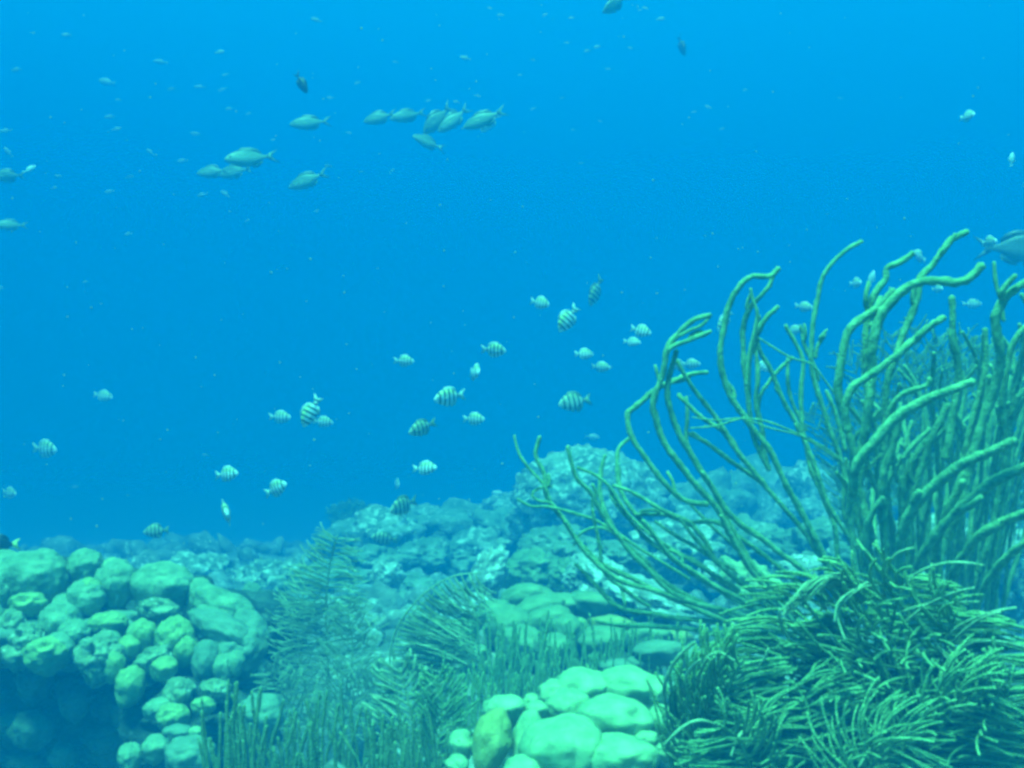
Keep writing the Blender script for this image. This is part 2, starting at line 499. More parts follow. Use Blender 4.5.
# pale boulder coral in front --------------------------------------
front = empty('boulder_coral', at(560, 800, 1.72), 'smooth pale boulder coral low in the centre, its lobes bright and rounded', 'coral')
base_rock(front, 575, 795, 105, 45, 1.86, 0.8, seed=9.1)
FRONT = [
    (504, 709, 22, 12, 1.74, 'lobe_pale', 6, None), (531, 700, 7, 6, 1.76, 'lobe_pale', 0, None), (537, 710, 11, 8, 1.73, 'lobe_pale', 0, None), (553, 694, 15, 13, 1.84, 'lobe_pale', 18, None),
    (582, 691, 28, 20, 1.86, 'lobe_pale', 10, None), (568, 708, 22, 17, 1.76, 'lobe_pale', 12, None), (628, 689, 32, 20, 1.86, 'lobe_pale', -6, None), (652, 692, 16, 16, 1.84, 'lobe_pale', -20, None),
    (612, 721, 36, 22, 1.72, 'lobe_pale', -4, None), (492, 740, 18, 26, 1.64, 'lobe_olive', -14, None), (526, 736, 12, 23, 1.66, 'lobe_pale', -16, None),
    (564, 750, 40, 30, 1.60, 'lobe_pale', 2, None), (618, 758, 36, 21, 1.58, 'lobe_pale', 0, None), (461, 744, 12, 13, 1.66, 'lobe_pale', 0, None), (457, 766, 11, 10, 1.58, 'lobe_pale', 0, None),
    (661, 722, 14, 15, 1.74, 'lobe_pale', 0, None), (645, 739, 13, 8, 1.68, 'lobe_pale', 0, None), (684, 743, 8, 8, 1.66, 'lobe_pale', 0, None), (668, 750, 13, 8, 1.64, 'lobe_pale', 0, None),
    (525, 772, 20, 16, 1.56, 'lobe_pale', 0, None),
]
web(front, FRONT, 'lobe_pale', 0.97, 0.005, 16)
for (px, py, rx, ry, d, m, tl, ho) in FRONT:
    lobe(front, px, py, rx * 1.1, ry * 1.14, d, m, tl, ho, knob=0.09, lump=0.07, fine=0.010, sub=5, deep=1.25, foot=1.4)

# green boulder coral behind the slim rods --------------------------
mid = empty('boulder_coral', at(540, 668, 3.0), 'smooth dull green boulder coral behind the bed of slim rods', 'coral')
base_rock(mid, 560, 655, 120, 38, 3.15, 0.6, seed=2.7)
MID = [
    (493, 613, 20, 13, 3.05, 'lobe_green', 8, None), (527, 597, 24, 13, 3.15, 'lobe_green', 6, None), (507, 625, 22, 18, 2.95, 'lobe_green', 12, None), (537, 611, 26, 14, 3.02, 'lobe_green', 16, None),
    (548, 622, 24, 15, 2.95, 'lobe_green', 14, None), (566, 630, 16, 14, 2.9, 'lobe_green', 0, None), (462, 631, 17, 12, 2.9, 'lobe_green', 10, None), (522, 643, 24, 17, 2.85, 'lobe_green', 0, None),
    (458, 650, 15, 9, 2.8, 'lobe_yellow', 0, None), (478, 653, 11, 8, 2.8, 'lobe_green', 0, None), (592, 604, 24, 12, 3.1, 'lobe_green', -8, None), (612, 626, 24, 10, 2.95, 'lobe_olive', -4, None),
    (577, 627, 11, 9, 2.92, 'lobe_yellow', 0, None), (602, 640, 27, 13, 2.9, 'lobe_green', 0, None), (560, 606, 22, 12, 3.1, 'lobe_green', 0, None), (645, 636, 26, 12, 2.95, 'lobe_green', 0, None),
    (672, 640, 20, 12, 3.0, 'lobe_olive', 0, None), (552, 648, 22, 14, 2.82, 'lobe_green', 0, None),
]
web(mid, MID, 'lobe_green', 0.92, 0.008, 6)
for (px, py, rx, ry, d, m, tl, ho) in MID:
    lobe(mid, px, py, rx * 1.08, ry * 1.08, d, m, tl, ho, knob=0.13, lump=0.08, fine=0.015)

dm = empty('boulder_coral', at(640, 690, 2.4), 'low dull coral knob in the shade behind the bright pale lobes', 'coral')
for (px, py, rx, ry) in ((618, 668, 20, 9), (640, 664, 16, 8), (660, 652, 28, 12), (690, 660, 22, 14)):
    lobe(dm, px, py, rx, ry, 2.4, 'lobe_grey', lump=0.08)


# ------------------------------------------------------------------ rocks and far coral heads
def head(px, py, rx, ry, d, label, name='coral_head', cat='coral', mat='far_head', group=None, warty=5.0, lump=0.16, fine=0.07, deep=1.0, tilt=0, sub=5, foot=1.3):
    k = d / F
    c = at(px, py, d)
    mb = MB()
    rot = Matrix.Rotation(R(-tilt), 3, 'Y')
    blob(mb, c, rx * k, rx * k * deep, ry * k, rot, sub, lump, fine, px * 0.11 + d, foot, 0, None, 1.9, warty=warty)
    return tag(mb.build(name, M[mat], None, c), label, cat, group)


head(486, 578, 17, 30, 3.7, 'bleached white craggy rock standing upright behind the curved plume', 'white_rock', 'rock', 'white_rock', tilt=-28, warty=3, lump=0.22)
head(462, 610, 30, 15, 3.5, 'bleached white rubble lump seen through the curved plume', 'white_rock', 'rock', 'white_rock', tilt=10, warty=4)
head(350, 625, 38, 20, 3.6, 'pale mottled rock right of the tall feathery plume', 'white_rock', 'rock', 'rubble', warty=4)
head(386, 574, 17, 12, 4.6, 'small pale knobbly coral head standing alone above the dip', 'coral_head', 'coral', 'white_rock', warty=5)
head(600, 573, 30, 16, 3.6, 'upper white slab behind the left spread of sea rods', 'white_rock', 'rock', 'white_rock', tilt=-22, warty=3, lump=0.2)
head(648, 600, 48, 17, 3.3, 'long white slab tilted down to the right behind the rods', 'white_rock', 'rock', 'white_rock', tilt=-20, warty=2.5, lump=0.22)
head(592, 580, 26, 15, 3.4, 'white broken slab left of the long tilted slab', 'white_rock', 'rock', 'white_rock', tilt=-25, warty=3, lump=0.2)
head(752, 585, 34, 20, 2.9, 'white rock block showing between the rods above their base', 'white_rock', 'rock', 'lobe_pale', tilt=-30, warty=3, lump=0.2)
head(800, 570, 26, 14, 3.4, 'small white rock just right of the white block under the rods', 'white_rock', 'rock', 'white_rock', tilt=10, warty=3, lump=0.2)
head(720, 575, 22, 12, 3.6, 'small bright rock left of the white block under the rods', 'white_rock', 'rock', 'white_rock', tilt=-10, warty=3, lump=0.2)
head(590, 505, 78, 56, 6.2, 'wide dome shaped coral head rising behind the left rods', mat='head_pale', warty=9, lump=0.06, fine=0.05, deep=0.8)
head(532, 572, 30, 22, 4.2, 'dull green dome behind the green boulder coral', mat='lobe_green', warty=4)
head(575, 575, 22, 16, 4.0, 'lumpy green knob between dome and white slab', mat='lobe_green', warty=5)
head(560, 550, 40, 24, 4.9, 'broad dull mound under the dome shaped coral head', warty=6)
head(200, 588, 44, 34, 5.6, 'pale rounded lumpy coral head just behind the left mound', mat='head_pale', warty=7, lump=0.1)
head(276, 592, 44, 32, 5.4, 'spiky pale coral head left of the tall feathery plume', mat='head_pale', warty=10, lump=0.14, fine=0.12)
head(230, 620, 34, 26, 4.6, 'dim green knob in the gap beside the left mound', mat='lobe_green', warty=4)
head(252, 602, 12, 18, 4.0, 'small smooth green knob beside the left mound edge', mat='lobe_green', warty=3)
FAR = [(385, 535, 36, 26, 6.4), (440, 538, 48, 27, 7.2), (505, 535, 40, 26, 6.9), (545, 530, 36, 22, 7.4), (370, 565, 34, 18, 5.6), (430, 560, 40, 20, 6.0), (480, 548, 30, 18, 6.2), (330, 585, 40, 20, 5.2),
       (415, 590, 34, 14, 5.0), (380, 605, 40, 16, 4.5), (440, 600, 24, 16, 4.6), (300, 615, 30, 16, 4.6), (650, 535, 50, 32, 6.2), (700, 520, 55, 44, 7.4), (765, 512, 62, 50, 8.2), (840, 515, 70, 50, 7.4),
       (925, 515, 70, 50, 7.0), (1010, 515, 70, 50, 6.8), (680, 550, 50, 26, 4.8), (740, 545, 50, 26, 4.9), (820, 555, 50, 30, 4.6), (520, 515, 40, 20, 8.0), (350, 545, 30, 24, 7.4), (465, 520, 40, 18, 8.2),
       (420, 520, 26, 16, 7.6), (560, 560, 26, 18, 4.4), (340, 640, 30, 14, 3.8), (410, 625, 26, 14, 3.9), (270, 640, 34, 14, 3.8), (890, 560, 60, 34, 4.2), (960, 560, 70, 40, 4.0), (620, 560, 34, 18, 4.4)]
for i, (px, py, rx, ry, d) in enumerate(FAR):
    head(px, py, rx, ry, d, 'hazy blue green coral head on the far reef slope', group='hazy coral heads on the far reef', mat='head_pale' if i % 3 == 0 else 'far_head', warty=rnd.uniform(4, 9), lump=0.2, fine=0.1, sub=4 if d > 6 else 5)

# ------------------------------------------------------------------ sea rods
def rod(parent, pts, r_px, d_tip, d_base, mat='rod', bow=0.0, seed=0.0, tipr=0.8, name='branch', stubs=False):
    """a branch traced tip first; r_px its radius seen in the photograph"""
    n = len(pts)
    L = [0.0]
    for a, b in zip(pts, pts[1:]):
        L.append(L[-1] + math.hypot(b[0] - a[0], b[1] - a[1]))
    P = []
    for (q, l) in zip(pts, L):
        t = l / L[-1]
        P.append(at(q[0], q[1], d_tip + (d_base - d_tip) * t + bow * math.sin(math.pi * t)))
    S = spline(P, 0.0045 if r_px > 2.5 else 0.007)
    m = len(S)
    rr = 0.72 * r_px * (d_tip + d_base) / 2 / F
    rad = []
    for i, p in enumerate(S):
        t = i / (m - 1)
        r = rr * (tipr + (1.0 - tipr) * min(1, t * 4)) * (1 + 0.16 * noise.noise(p * 26 + Vector((seed, 0, 0))))
        rad.append(r)
    # a little sideways unrest
    S = [p + Vector((noise.noise(p * 14 + Vector((seed, 5, 0))), noise.noise(p * 14 + Vector((0, seed, 9))), noise.noise(p * 14 + Vector((9, 1, seed))))) * rr * 0.9 for p in S]
    mb = MB()
    mb.tube(S, rad, 10 if r_px > 3 else 7, 0.34, seed)
    if stubs and r_px > 2.6:
        rg = random.Random(int(seed * 131) + 3)
        for _ in range(rg.choice((0, 1, 1, 2))):
            i0 = int(m * rg.uniform(0.08, 0.55))
            tan = (S[i0 - 1] - S[i0 + 1]).normalized()
            sd = Vector((rg.uniform(-1, 1), rg.uniform(-0.6, 0.6), rg.uniform(-0.3, 1))).normalized()
            ln = rr * rg.uniform(3, 9)
            q = [S[i0] + (sd * (1 - 0.5 * e / 6) + tan * (0.5 + e / 6)).normalized() * ln * e / 6 for e in range(7)]
            mb.tube(q, [rad[i0] * (0.85 - 0.25 * e / 6) for e in range(7)], 8, 0.3, seed + 5)
    o = mb.build(name, M[mat], parent, S[-1])
    return o


rods = empty('sea_rod', at(800, 650, 2.05), 'wide spreading sea rod whose green whips fan out to the left', 'sea rod')
LEFTRODS = [
    # radius px, depth tip, points tip first
    (2.2, 2.1, [(514, 435), (519, 453), (528, 468), (541, 482), (548, 494)]),
    (3.6, 2.1, [(540, 437), (536, 455), (544, 473), (547, 492), (553, 506), (563, 518), (570, 532), (584, 549), (606, 567), (640, 583), (690, 606), (760, 640)]),
    (3.6, 2.0, [(568, 446), (571, 462), (577, 478), (590, 491), (598, 505), (604, 516), (613, 530), (630, 552), (648, 570), (672, 592), (730, 618), (778, 638)]),
    (3.4, 2.15, [(605, 455), (600, 470), (600, 490), (606, 513), (620, 538), (640, 558), (668, 585), (722, 612), (776, 634)]),
    (3.4, 2.2, [(630, 438), (619, 449), (618, 468), (621, 490), (628, 506), (640, 520), (665, 545), (700, 566), (742, 595), (790, 628)]),
    (2.8, 2.05, [(592, 498), (594, 515), (597, 530), (600, 550), (602, 566), (612, 582), (650, 606)]),
    (2.2, 2.1, [(552, 485), (538, 488), (532, 495), (540, 501), (552, 503), (562, 515)]),
    (2.2, 2.05, [(518, 499), (532, 506), (548, 507), (575, 514), (600, 522), (640, 548), (690, 580)]),
    (3.2, 2.1, [(612, 485), (628, 491), (650, 502), (670, 514), (690, 523), (705, 540), (716, 560), (740, 582), (790, 615)]),
    (3.0, 2.15, [(634, 516), (650, 515), (668, 515), (690, 524)]),
    (2.6, 2.1, [(578, 467), (598, 476), (612, 490), (625, 510), (650, 534), (690, 560), (740, 590)]),
    (3.0, 2.1, [(609, 488), (614, 500), (622, 512), (642, 535), (680, 564), (722, 592), (784, 624)]),
    (2.2, 2.1, [(575, 545), (578, 536), (590, 528), (606, 528), (625, 540)]),
    (3.8, 2.1, [(707, 373), (690, 374), (672, 382), (654, 392), (632, 410), (628, 416), (632, 437), (645, 457), (660, 478), (676, 494), (690, 502), (708, 505)]),
    (2.4, 2.1, [(668, 472), (674, 482), (676, 494)]),
    (4.6, 1.98, [(711, 314), (694, 321), (678, 336), (668, 349), (662, 375), (656, 395), (655, 412), (662, 438), (680, 464), (700, 488), (715, 505), (725, 526), (735, 545), (760, 575), (785, 603), (802, 630)]),
    (3.4, 1.98, [(711, 330), (692, 338), (674, 345), (668, 350)]),
    (2.6, 1.98, [(709, 318), (702, 325), (690, 330), (680, 336)]),
    (2.4, 2.0, [(655, 365), (658, 376), (660, 384)]),
    (4.4, 2.0, [(675, 350), (668, 375), (668, 400), (676, 426), (690, 453), (706, 478), (720, 500), (730, 513), (752, 531), (775, 548), (812, 578), (825, 600)]),
    (3.6, 2.02, [(677, 360), (688, 378), (700, 396), (718, 420), (740, 455), (762, 482), (790, 515), (807, 538), (826, 566)]),
    (3.2, 2.08, [(677, 395), (690, 408), (702, 417), (718, 427), (730, 438), (740, 455)]),
    (3.2, 2.1, [(686, 396), (687, 420), (687, 440), (698, 466), (716, 495), (730, 525), (750, 560), (775, 598)]),
    (3.2, 2.1, [(686, 432), (704, 442), (722, 455), (742, 468), (762, 482)]),
    (4.4, 2.0, [(779, 268), (770, 277), (750, 278), (738, 290), (731, 305), (724, 330), (721, 350), (723, 375), (731, 400), (745, 420), (767, 447), (782, 474), (800, 506), (815, 536), (832, 575), (838, 605)]),
    (3.6, 2.02, [(776, 271), (770, 285), (758, 297), (750, 306), (743, 328), (743, 355), (746, 385), (749, 410), (756, 440), (770, 470)]),
    (2.8, 2.0, [(751, 289), (753, 300), (757, 314), (752, 340), (748, 365), (746, 385)]),
    (4.0, 2.05, [(779, 307), (768, 317), (759, 331), (752, 350), (748, 375), (750, 400)]),
    (3.4, 2.05, [(757, 320), (758, 347), (770, 368), (780, 393), (795, 420), (808, 450), (822, 486), (833, 512), (855, 545)]),
    (3.6, 2.1, [(755, 350), (758, 380), (757, 405), (762, 430), (764, 450), (769, 470)]),
    (3.6, 2.05, [(863, 240), (848, 248), (833, 262), (822, 279), (818, 295), (814, 320), (812, 345), (813, 370), (818, 396), (828, 424), (838, 452), (847, 485), (851, 512), (854, 550), (858, 585)]),
    (2.8, 2.05, [(824, 337), (817, 346), (814, 358)]),
    (3.4, 2.1, [(787, 324), (797, 343), (803, 362), (801, 390), (802, 425), (806, 445), (812, 470), (824, 500), (834, 525), (840, 565)]),
    (3.0, 2.1, [(802, 328), (805, 345), (812, 361), (818, 380)]),
    (1.5, 1.95, [(759, 338), (775, 348), (793, 358), (811, 364), (825, 381), (835, 395)]),
    (1.4, 1.95, [(690, 428), (715, 426), (740, 419), (765, 421), (790, 430), (812, 441), (832, 452), (845, 464)]),
    (1.3, 1.96, [(692, 417), (716, 420), (742, 419), (770, 428), (795, 434), (815, 444), (838, 460)]),
    (2.8, 2.12, [(792, 356), (772, 377), (760, 396), (757, 420)]),
    (2.8, 2.14, [(788, 360), (788, 385), (795, 408), (806, 430)]),
    (3.2, 2.12, [(826, 390), (834, 410), (838, 425), (845, 450)]),
    (3.4, 2.1, [(575, 565), (597, 586), (622, 609), (660, 615), (710, 622), (775, 637)]),
    (3.2, 2.05, [(596, 620), (625, 626), (667, 627), (720, 635), (782, 645)]),
    (3.6, 2.0, [(566, 522), (587, 555), (622, 580), (672, 596), (735, 613), (780, 632)]),
    (3.6, 2.0, [(643, 520), (672, 556), (710, 582), (750, 605), (784, 625)]),
    (3.4, 2.05, [(680, 520), (710, 554), (737, 577), (777, 614)]),
    (3.8, 1.98, [(720, 515), (745, 562), (772, 596), (797, 630)]),
    (3.4, 2.1, [(688, 522), (716, 522), (735, 534), (770, 560), (805, 590)]),
    (2.6, 2.15, [(690, 505), (706, 520), (725, 536), (740, 552), (765, 580)]),
    (2.4, 2.1, [(618, 582), (622, 590), (626, 606)]),
    (2.6, 2.12, [(655, 520), (672, 532), (700, 550), (735, 570)]),
]
for i, (r, dt, P) in enumerate(LEFTRODS):
    far = P[-1]
    tb = min(1.0, max(0.0, (far[1] - 380) / 270))
    rod(rods, P, r, dt, dt + (2.05 - dt) * tb, 'rod', seed=i * 1.7, stubs=True)

rods2 = empty('sea_rod', at(930, 650, 1.85), 'dense sea rod with thick tall whips at the right edge', 'sea rod')
RIGHTRODS = [
    (6.0, 1.80, [(891, 290), (880, 303), (868, 314), (855, 324), (846, 336), (841, 353), (840, 375), (842, 400), (846, 427), (853, 457), (858, 487), (861, 530), (866, 575), (872, 610)]),
    (6.8, 1.78, [(981, 265), (971, 275), (957, 281), (932, 279), (910, 286), (888, 308), (876, 328), (873, 350), (873, 380), (869, 415), (864, 440), (858, 470), (862, 510), (868, 560)]),
    (5.0, 1.86, [(967, 233), (950, 241), (940, 254), (932, 267), (922, 277), (918, 295), (911, 315), (904, 334), (897, 350), (890, 372), (887, 400), (885, 430), (884, 470)]),
    (4.8, 1.84, [(914, 252), (901, 261), (889, 267), (887, 279), (876, 293), (869, 308), (866, 330), (867, 360), (868, 390), (864, 430), (868, 470)]),
    (5.4, 1.76, [(944, 318), (925, 330), (905, 347), (885, 362), (867, 376), (852, 388), (846, 404), (846, 430)]),
    (5.2, 1.82, [(952, 296), (954, 315), (953, 340), (956, 362), (958, 385), (952, 420), (945, 460)]),
    (2.8, 1.85, [(994, 262), (995, 280), (1001, 302), (1004, 320)]),
    (6.6, 1.7, [(1040, 278), (1022, 287), (1006, 297), (998, 313), (996, 336), (999, 360), (995, 390), (985, 420), (975, 450), (965, 490), (950, 540)]),
    (6.8, 1.7, [(974, 379), (955, 388), (930, 397), (908, 412), (890, 427), (875, 441), (862, 456), (855, 472), (850, 500)]),
    (4.0, 1.75, [(929, 378), (927, 385), (912, 390), (900, 397), (890, 410), (884, 430)]),
    (7.4, 1.62, [(1018, 440), (1000, 447), (980, 456), (954, 473), (930, 489), (915, 506), (904, 530), (898, 565), (896, 600)]),
    (7.0, 1.62, [(1034, 460), (1010, 472), (985, 490), (960, 510), (942, 528), (925, 552), (912, 590)]),
    (6.0, 1.78, [(898, 420), (894, 440), (888, 465), (882, 495), (884, 530), (890, 570), (894, 610)]),
    (5.0, 1.8, [(881, 497), (871, 515), (867, 545), (872, 580), (880, 610)]),
    (4.8, 1.75, [(1034, 320), (1018, 335), (1008, 360), (1003, 395), (1003, 430), (1003, 470), (995, 520), (980, 570)]),
    (4.4, 1.8, [(984, 330), (984, 360), (980, 390), (972, 420), (967, 450), (960, 490)]),
    (4.6, 1.78, [(1030, 385), (1016, 400), (1008, 430), (1006, 470), (1002, 520), (990, 580)]),
    (5.4, 1.78, [(990, 376), (986, 410), (978, 436), (968, 460), (955, 500), (940, 560), (930, 610)]),
    (5.6, 1.8, [(925, 440), (915, 455), (907, 475), (902, 500), (900, 540)]),
    (5.4, 1.78, [(948, 405), (936, 430), (924, 460), (914, 490), (908, 530), (905, 580)]),
    (6.0, 1.72, [(962, 480), (950, 505), (940, 540), (930, 580), (920, 620)]),
    (6.4, 1.66, [(1034, 510), (1005, 520), (980, 535), (960, 560), (945, 595)]),
    (5.6, 1.7, [(1034, 540), (1010, 555), (990, 575), (975, 610)]),
]
for i, (r, dt, P) in enumerate(RIGHTRODS):
    tb = min(1.0, max(0.0, (P[-1][1] - 330) / 300))
    rod(rods2, P, r, dt, dt + (1.85 - dt) * tb, 'rod', seed=60 + i * 1.9, tipr=0.85, stubs=True)

rods3 = empty('sea_rod', at(930, 640, 2.35), 'duller sea rod crowded behind the thick tall whips', 'sea rod')
for i in range(64):
    tx = 835 + 215 * (i + rnd.random()) / 64
    ty = 440 - 120 * ((tx - 835) / 190) + rnd.uniform(-25, 75)
    bx = 880 + (tx - 835) * 0.55 + rnd.uniform(-8, 8)
    by = 630 + rnd.uniform(-10, 10)
    lean = rnd.uniform(-26, 34)
    P = [(tx + lean, ty), (tx + lean * 0.25 + rnd.uniform(-5, 5), ty + 28), (tx * 0.8 + bx * 0.2, ty + 70 + rnd.uniform(-6, 6)), (rnd.uniform(-12, 12) + tx * 0.45 + bx * 0.55, (ty + by) / 2 + 20), (bx, by)]
    dt = rnd.uniform(1.95, 2.5)
    rod(rods3, P, rnd.uniform(2.2, 4.0), dt, 2.3, 'rod_far', seed=120 + i * 1.3)


# beds of slim rods ------------------------------------------------
def clump(name, label, cat, group, spots, hpx, rpx, d, mat, spread):
    cx = sum(s[0] for s in spots) / len(spots)
    cy = max(s[1] for s in spots)
    root = empty(name, at(cx, cy, d), label, cat, group)
    for j, (px, py) in enumerate(spots):
        h = hpx * rnd.uniform(0.35, 1.3)
        dd = d + rnd.uniform(-0.10, 0.10) - (py - cy) * 0.004
        lean = (px - cx) * spread + rnd.uniform(-9, 9)
        P = [(px + lean + rnd.uniform(-2, 2), py - h), (px + lean * 0.6 + rnd.uniform(-1.5, 1.5), py - h * 0.62), (px + lean * 0.22, py - h * 0.3), (px, py + 12)]
        rod(root, P, rpx * rnd.uniform(0.8, 1.2), dd, dd, mat, seed=px + j, tipr=0.85)


for i in range(10):
    cx = 226 + i * 24 + rnd.uniform(-8, 8)
    spots = [(cx + rnd.gauss(0, 13), 780 + rnd.uniform(-22, 12)) for _ in range(12)]
    clump('slim_sea_rod', 'tuft of short upright green finger rods along the bottom left edge', 'sea rod', 'finger rods along the bottom left', spots, (72, 70, 58, 50, 60, 66, 54, 62, 58, 48)[i], 2.5, 1.6 + rnd.uniform(-0.1, 0.15), 'finger', 0.55)
for i in range(18):
    cx = 446 + (i % 9) * 27 + rnd.uniform(-6, 6)
    row = i // 9
    by = 738 - row * 40
    spots = [(cx + rnd.gauss(0, 15), by + rnd.uniform(-16, 10)) for _ in range(22)]
    clump('slim_sea_rod', 'tuft of thin dark upright rods in the shaded bed between the two boulder corals', 'sea rod', 'thin dark rods between the boulder corals', spots, 58, 1.5, 2.05 + row * 0.4, 'rod_far', 0.3)


# ------------------------------------------------------------------ feathery sea plumes
def frond(parent, stem, length_px, side_px, mat, n=44, both=True, sides=(1, -1), up=0.55, droop=0.0, r_px=1.3, stem_px=2.4, drift=(0, 0), seed=0, depth=0.35, curl=0.25, lo=0.12, bendy=0.06):
    """one feather: a stem traced (px, py, depth) base first, with two ranks of thin side branchlets"""
    P = spline([at(*s) for s in stem], 0.012)
    m = len(P)
    d = stem[0][2]
    k = d / F
    rg = random.Random(int(seed * 977) + 5)
    mb = MB()
    mb.tube(P, [k * stem_px * (1 - 0.6 * i / m) for i in range(m)], 7, 0.15, seed)
    view = Vector((0, 1, 0))
    for j in range(n):
        t = lo + (1 - lo) * (j + rg.random() * 0.6) / n
        i = min(m - 2, int(t * (m - 1)))
        p = P[i]
        tan = (P[min(i + 2, m - 1)] - P[max(i - 2, 0)]).normalized()
        sd = tan.cross(view).normalized()
        for s in sides:
            L = side_px * k * (0.35 + 0.65 * math.sin(math.pi * min(1, 0.18 + t * 0.8))) * rg.uniform(0.75, 1.15)
            dirv = (sd * s + tan * (up + rg.uniform(-0.15, 0.2)) + view * rg.uniform(-depth, depth)).normalized()
            pts = []
            q = p.copy()
            steps = 9
            bend = Vector((rg.gauss(0, 1), rg.gauss(0, 1), rg.gauss(-0.3, 0.8))) * bendy
            tr = Vector((drift[0], 0, -drift[1])) * 1.0
            for e in range(steps + 1):
                pts.append(q.copy())
                dirv = (dirv + tan * curl * 0.22 + Vector((0, 0, -1)) * droop * 0.2 + tr * 0.2 + bend * (0.3 + e / steps) + Vector((rg.uniform(-1, 1), rg.uniform(-1, 1), rg.uniform(-1, 1))) * 0.05).normalized()
                q = q + dirv * L / steps
            rr = r_px * k * rg.uniform(0.8, 1.2)
            mb.tube(pts, [rr * (0.75 + 0.35 * math.sin(2.6 * e / steps)) for e in range(steps + 1)], 6, 0.3, seed + j)
    return mb.build('frond', M[mat], parent, P[0])


bush = empty('sea_plume', at(860, 800, 1.45), 'large shaggy sea plume bush in the lower right corner', 'sea plume')
BUSH = [
    ([(800, 790, 1.5), (790, 710, 1.48), (800, 640, 1.46), (835, 597, 1.44), (868, 582, 1.42)], 80, dict(n=42, up=0.3, drift=(-0.55, 0.15), droop=0.5, mat='plume')),
    ([(885, 790, 1.42), (885, 690, 1.40), (893, 620, 1.38), (905, 572, 1.36)], 84, dict(n=46, up=0.5, drift=(0.7, 0.15), droop=0.35, mat='plume')),
    ([(715, 790, 1.42), (716, 735, 1.40), (728, 690, 1.38), (742, 660, 1.36)], 60, dict(n=34, up=0.8, drift=(0.35, -0.1), droop=0.2, mat='plume')),
    ([(690, 790, 1.44), (688, 740, 1.42), (700, 690, 1.40), (712, 668, 1.40)], 50, dict(n=26, up=1.0, drift=(0.4, -0.2), droop=0.1, mat='plume_dark')),
    ([(765, 790, 1.5), (775, 715, 1.5), (790, 650, 1.5), (800, 625, 1.5)], 62, dict(n=40, up=0.5, drift=(-0.2, 0.25), droop=0.4, mat='plume_dark')),
    ([(960, 790, 1.40), (952, 710, 1.38), (945, 655, 1.36), (957, 610, 1.34)], 80, dict(n=44, up=0.6, drift=(0.7, 0.1), droop=0.35, mat='plume')),
    ([(840, 790, 1.46), (838, 710, 1.44), (850, 650, 1.42), (846, 610, 1.42)], 74, dict(n=44, up=0.3, drift=(0.35, 0.1), droop=0.3, mat='plume_dark')),
    ([(1005, 790, 1.34), (998, 735, 1.32), (1008, 690, 1.30), (1014, 665, 1.30)], 60, dict(n=30, up=0.6, drift=(0.5, 0.1), droop=0.3, mat='plume')),
    ([(920, 800, 1.34), (930, 750, 1.32), (958, 705, 1.30), (985, 690, 1.28)], 66, dict(n=36, up=0.5, drift=(0.7, 0.1), droop=0.3, mat='plume')),
    ([(860, 810, 1.30), (868, 770, 1.28), (890, 748, 1.26), (915, 742, 1.25)], 60, dict(n=28, up=0.6, drift=(0.7, 0.1), droop=0.3, mat='plume')),
    ([(760, 800, 1.34), (748, 760, 1.32), (735, 735, 1.31), (715, 722, 1.30)], 46, dict(n=24, up=0.5, drift=(-0.3, 0.1), mat='plume_dark')),
    ([(810, 800, 1.36), (815, 750, 1.34), (805, 700, 1.34), (790, 680, 1.34)], 66, dict(n=38, up=0.3, drift=(0.3, 0.25), mat='plume_dark')),
    ([(900, 800, 1.38), (905, 740, 1.36), (900, 690, 1.36), (915, 660, 1.36)], 70, dict(n=40, up=0.5, drift=(0.6, 0.1), droop=0.35, mat='plume_dark')),
]
for i, (st, sl, kw) in enumerate(BUSH):
    kw = dict(kw)
    m = kw.pop('mat')
    kw['n'] = int(kw['n'] * 2.0)
    frond(bush, st, 0, sl * 1.45, m, r_px=1.3, stem_px=2.8, seed=3.3 + i, depth=0.55, curl=0.15, lo=0.05, bendy=0.03, **kw)

